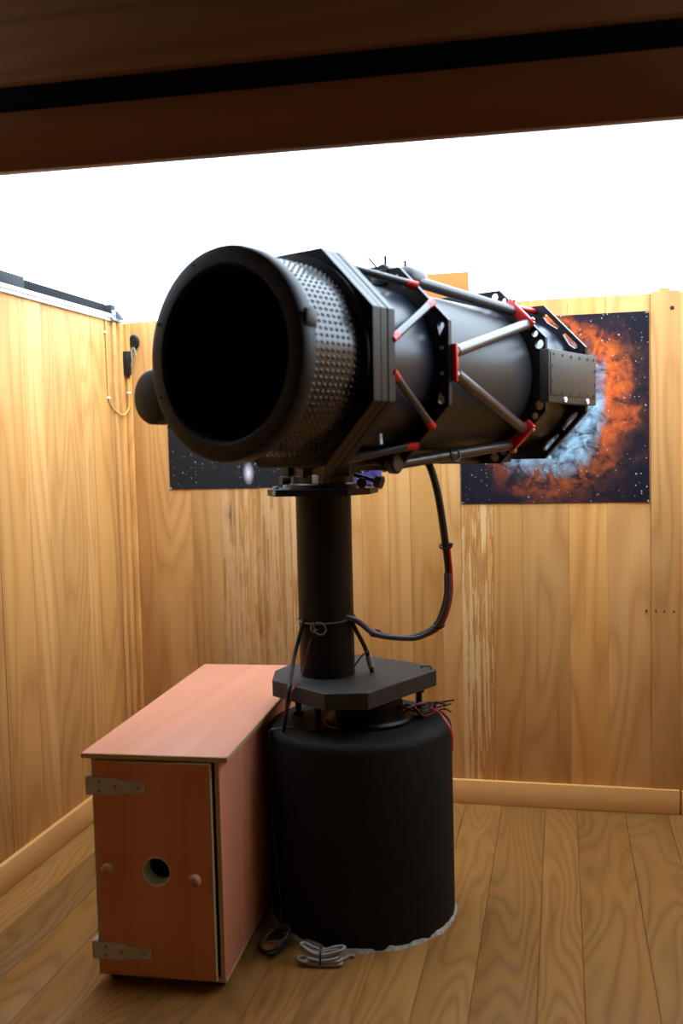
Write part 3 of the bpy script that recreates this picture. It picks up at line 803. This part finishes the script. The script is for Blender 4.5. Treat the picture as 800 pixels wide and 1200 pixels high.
t = thing('plug_lead', 'short black lead running from the pier down to the raised plate', 'cable', (0, 0, 0))
tube('lead', [(-0.66, 3.03, 0.955), (-0.645, 3.03, 0.92), (-0.622, 3.055, 0.86), (-0.608, 3.075, 0.80), (-0.604, 3.08, 0.770)], 0.0075, M_cabblk, t, 8)
rod('plug', (-0.613, 3.068, 0.828), (-0.606, 3.077, 0.790), 0.011, M_cabgrey, t, 10)
tube('thin_lead', [(-0.652, 3.03, 0.80), (-0.63, 3.04, 0.83), (-0.612, 3.06, 0.845)], 0.003, M_cabblk, t, 6)

t = thing('column_tie', 'thin cord knotted round the black pier column', 'cord', (CX, CY, 0.953))
tube('loop', [(0.092 * math.cos(a), 0.092 * math.sin(a), 0.006 * math.sin(a + 0.4)) for a in [k * PI / 12 for k in range(24)]], 0.003, M_string, t, 6, closed=True)
tube('bow', [(-0.02, -0.091, -0.002), (-0.012, -0.098, -0.03), (0.008, -0.10, -0.038), (0.022, -0.098, -0.024), (0.012, -0.097, -0.004), (-0.01, -0.095, 0.0)], 0.0028, M_string, t, 6)
tube('bow', [(-0.02, -0.091, 0.0), (-0.028, -0.097, -0.018), (-0.018, -0.099, -0.03), (-0.006, -0.097, -0.02)], 0.0025, M_string, t, 6)

t = thing('grey_lead', 'dark grey and red leads hanging over the left edge of the raised plate', 'cable', (0, 0, 0))
tube('grey_core', [(-0.80, 2.98, 0.96), (-0.825, 2.955, 0.86), (-0.828, 2.90, 0.785), (-0.829, 2.872, 0.755), (-0.832, 2.868, 0.71), (-0.843, 2.87, 0.65), (-0.850, 2.88, 0.625)], 0.0065, M_cabblk, t, 8)
tube('red_core', [(-0.775, 2.958, 0.90), (-0.795, 2.945, 0.82), (-0.803, 2.90, 0.776), (-0.808, 2.85, 0.765), (-0.815, 2.848, 0.73), (-0.832, 2.862, 0.69), (-0.84, 2.868, 0.66)], 0.0035, M_cabdull, t, 6)

t = thing('wire_tangle', 'tangle of red and black wires on the pedestal top under the plate', 'wires', (0, 0, 0))
r2 = random.Random(3)
for k in range(7):
    pts = []
    for i in range(6):
        f = i / 5
        pts.append((-0.54 + 0.17 * f + r2.uniform(-0.025, 0.025), 3.03 + 0.10 * f + r2.uniform(-0.05, 0.05), 0.632 + r2.uniform(0.0, 0.055) * (1 - 0.4 * f)))
    tube('red_wire' if k % 3 != 2 else 'black_wire', pts, 0.0032, M_cabdull if k % 3 != 2 else M_cabblk, t, 6)
tube('red_wire', [(-0.42, 3.09, 0.66), (-0.385, 3.05, 0.652), (-0.352, 3.0, 0.634), (-0.337, 2.985, 0.60), (-0.337, 2.98, 0.55)], 0.003, M_cabred, t, 6)
tube('red_wire', [(-0.70, 2.93, 0.70), (-0.72, 2.90, 0.66), (-0.715, 2.90, 0.64), (-0.69, 2.92, 0.63)], 0.003, M_cabred, t, 6)

t = thing('brown_wire', 'thin brown wire trailing down the pedestal side to the floor', 'wire', (0, 0, 0))
def on_ped(ang, z, off=0.004): return (PX + (0.297 + off) * math.cos(ang), PY + (0.297 + off) * math.sin(ang), z)
tube('wire', [(-0.80, 2.93, 0.626), (-0.86, 2.905, 0.625), on_ped(math.radians(213), 0.618, 0.006), on_ped(math.radians(214), 0.55), on_ped(math.radians(213), 0.40), on_ped(math.radians(216), 0.25), on_ped(math.radians(222), 0.10), on_ped(math.radians(224), 0.03, 0.010), on_ped(math.radians(225), 0.005, 0.016)], 0.003, M_cabbrown, t, 6)

# ------------------------------------------------------------------ cords on the floor
t = thing('bundled_cord', 'light grey power cord tied in a bundle on the floor', 'cord', (-0.694, 2.672, 0.0), (0, 0, 0.15)); t.scale = (0.8, 0.8, 0.8)
for k in range(5):
    rx = 0.070 + 0.012 * math.sin(k * 2.1); ry = 0.012 + 0.006 * (k % 3)
    zc_ = 0.010 + 0.011 * k; sx = (-1) ** k * 0.006
    pts = []
    for i in range(12):
        a = 2 * PI * i / 12
        pinch = 0.45 + 0.9 * abs(math.cos(a)) ** 1.5
        pts.append((rx * math.cos(a) + sx, (ry * pinch + 0.010) * math.sin(a) + 0.004 * k - 0.008, zc_ * (0.75 + 0.35 * abs(math.cos(a))) + (0.012 if (k > 2 and math.cos(a) < -0.6) else 0)))
    tube('cord_loop', pts, 0.0055, M_cabgrey, t, 8, closed=True, k=4)
tube('cord_tie', [(0.0, 0.034 * math.cos(q), 0.030 + 0.030 * math.sin(q)) for q in [k * PI / 5 for k in range(10)]], 0.004, M_cabblk, t, 6, closed=True)
tube('cord_tail', [(0.06, 0.01, 0.01), (0.085, 0.03, 0.008), (0.10, 0.05, 0.008), (0.12, 0.045, 0.006)], 0.0055, M_cabgrey, t, 8)
t = thing('loose_cable', 'loose coils of dark cable on the floor between cabinet and pedestal', 'cable', (-0.858, 2.735, 0.0))
for k in range(4):
    a0 = k * 1.1
    pts = [((0.045 + 0.008 * k) * math.cos(a) * 0.75 + 0.008 * math.sin(k), (0.045 + 0.010 * k) * math.sin(a) * 1.1, 0.006 + 0.006 * k + 0.024 * (0.5 + 0.5 * math.sin(a + a0)) * (k % 2 + 0.6)) for a in [i * PI / 5 for i in range(10)]]
    tube('coil', pts, 0.0038, M_cabbrown if k % 2 else M_railgrey, t, 6, closed=True, k=5)

# ------------------------------------------------------------------ plywood cabinet
W, D, ZB, ZT = 0.370, 1.095, 0.030, 0.655
ca = thing('plywood_cabinet', 'long reddish plywood cabinet with a round hole in its door', 'cabinet', (-1.102, 2.470, 0), (0, 0, math.radians(2.8)))
hw = W / 2; th = 0.013
def panel(name, lo, hi, m=M_ply, bev=0.0008): return box(name, lo, hi, m, ca, bev)
def edge(parent, lo, hi): return box('edge_band', lo, hi, M_plyedge, parent)
s = panel('side_panel', (-hw, 0.0, ZB), (-hw + th, D, ZT)); edge(s, (-hw + 0.0004, -0.0022, ZB), (-hw + th - 0.0004, 0.0002, ZT))
s = panel('side_panel', (hw - th, 0.0, ZB), (hw, D, ZT)); edge(s, (hw - th + 0.0004, -0.0022, ZB), (hw - 0.0004, 0.0002, ZT))
edge(s, (hw - 0.0002, 0.0, ZB - 0.002), (hw + 0.0016, D, ZB + 0.007))
s = panel('bottom_panel', (-hw + th, 0.0, ZB), (hw - th, D, ZB + th)); edge(s, (-hw + th, -0.0022, ZB), (hw - th, 0.0002, ZB + 0.009))
panel('back_panel', (-hw + th, D - th, ZB + th), (hw - th, D, ZT))
s = panel('lid', (-hw - 0.024, -0.012, ZT), (hw + 0.026, D + 0.012, ZT + 0.015), M_ply_y, 0.001)
edge(s, (-hw - 0.0235, -0.0135, ZT + 0.001), (hw + 0.0255, -0.0118, ZT + 0.0135))
edge(s, (hw + 0.0255, -0.012, ZT + 0.001), (hw + 0.0272, D + 0.012, ZT + 0.0135))
edge(s, (-hw - 0.0252, -0.012, ZT + 0.001), (-hw - 0.0235, D + 0.012, ZT + 0.0135))
# the door stands a little ajar on its right side
dx0, dx1, dz0, dz1 = -hw + th + 0.001, hw - th - 0.010, ZB + 0.010, ZT - 0.006
hx, hz, hr = -0.001, 0.341, 0.042
bm = plate_bm([(0, dz0), (dx1 - dx0, dz0), (dx1 - dx0, dz1), (0, dz1)], [circ(hx - dx0, hz, hr, 40)], 0.014)
dr = link('door', bm, M_ply, ca)
dr.location = (dx0, -0.010, 0); dr.rotation_euler.z = math.radians(-1.2)
DW = dx1 - dx0
for lo, hi in (((DW - 0.0002, 0.0, dz0), (DW + 0.0018, 0.014, dz1)), ((0, -0.0, dz1 - 0.0002), (DW, 0.014, dz1 + 0.0018))):
    edge(dr, lo, hi)
edge(dr, (0.0, -0.0012, dz1 - 0.004), (DW, 0.0, dz1 + 0.0016))
edge(dr, (DW - 0.004, -0.0012, dz0), (DW + 0.0016, 0.0, dz1))
bm = bmesh.new(); add_lathe(bm, [(hr - 0.0035, 0.0), (hr, 0.0), (hr, 0.05), (hr - 0.0035, 0.05)], 40, Matrix.Translation((hx - dx0, 0.0005, hz)) @ RY, closed=True)
link('hole_sleeve', bm, M_pvc, dr, 40)
kp = [(0, -0.034), (0.010, -0.034), (0.016, -0.029), (0.018, -0.023), (0.015, -0.015), (0.008, -0.009), (0.007, 0.0), (0, 0.0)]
for kx, kz in ((-0.136, 0.349), (0.118, 0.333)):
    bm = bmesh.new(); add_lathe(bm, kp, 24, Matrix.Translation((kx - dx0, 0.0, kz)) @ RY); link('knob', bm, M_knob, dr, 50)
for hzv in (0.578, 0.106):
    # strap hinge: long leaf on the door, wrapped to the outside of the side panel
    bm = plate_bm([(-0.022, -0.026), (0.075, -0.024), (0.078, -0.018), (0.148, -0.018), (0.148, 0.016), (0.078, 0.016), (0.075, 0.023), (-0.022, 0.025)], [], 0.003)
    h = link('hinge', bm, M_steel, dr); h.location = (0, -0.0034, hzv)
    for x, z in ((0.012, 0.012), (0.012, -0.014), (0.060, 0.0), (0.128, 0.0)):
        rod('hinge_screw', (x, 0.001, z), (x, -0.0016, z), 0.0042, M_boltgrey, h, 10)
    rod('hinge_barrel', (-0.024, 0.003, -0.026), (-0.024, 0.003, 0.026), 0.0055, M_steel, h, 12)
    box('hinge_leaf', (-0.029, 0.002, -0.026), (-0.0148, 0.030, 0.026), M_steel, h)
for x in (-hw + 0.03, hw - 0.03):
    for y in (0.05, D - 0.05):
        lathe('foot', [(0, 0), (0.016, 0), (0.020, 0.006), (0.020, ZB + 0.002), (0, ZB + 0.002)], M_boltdark, ca, 20, Matrix.Translation((x, y, 0)))
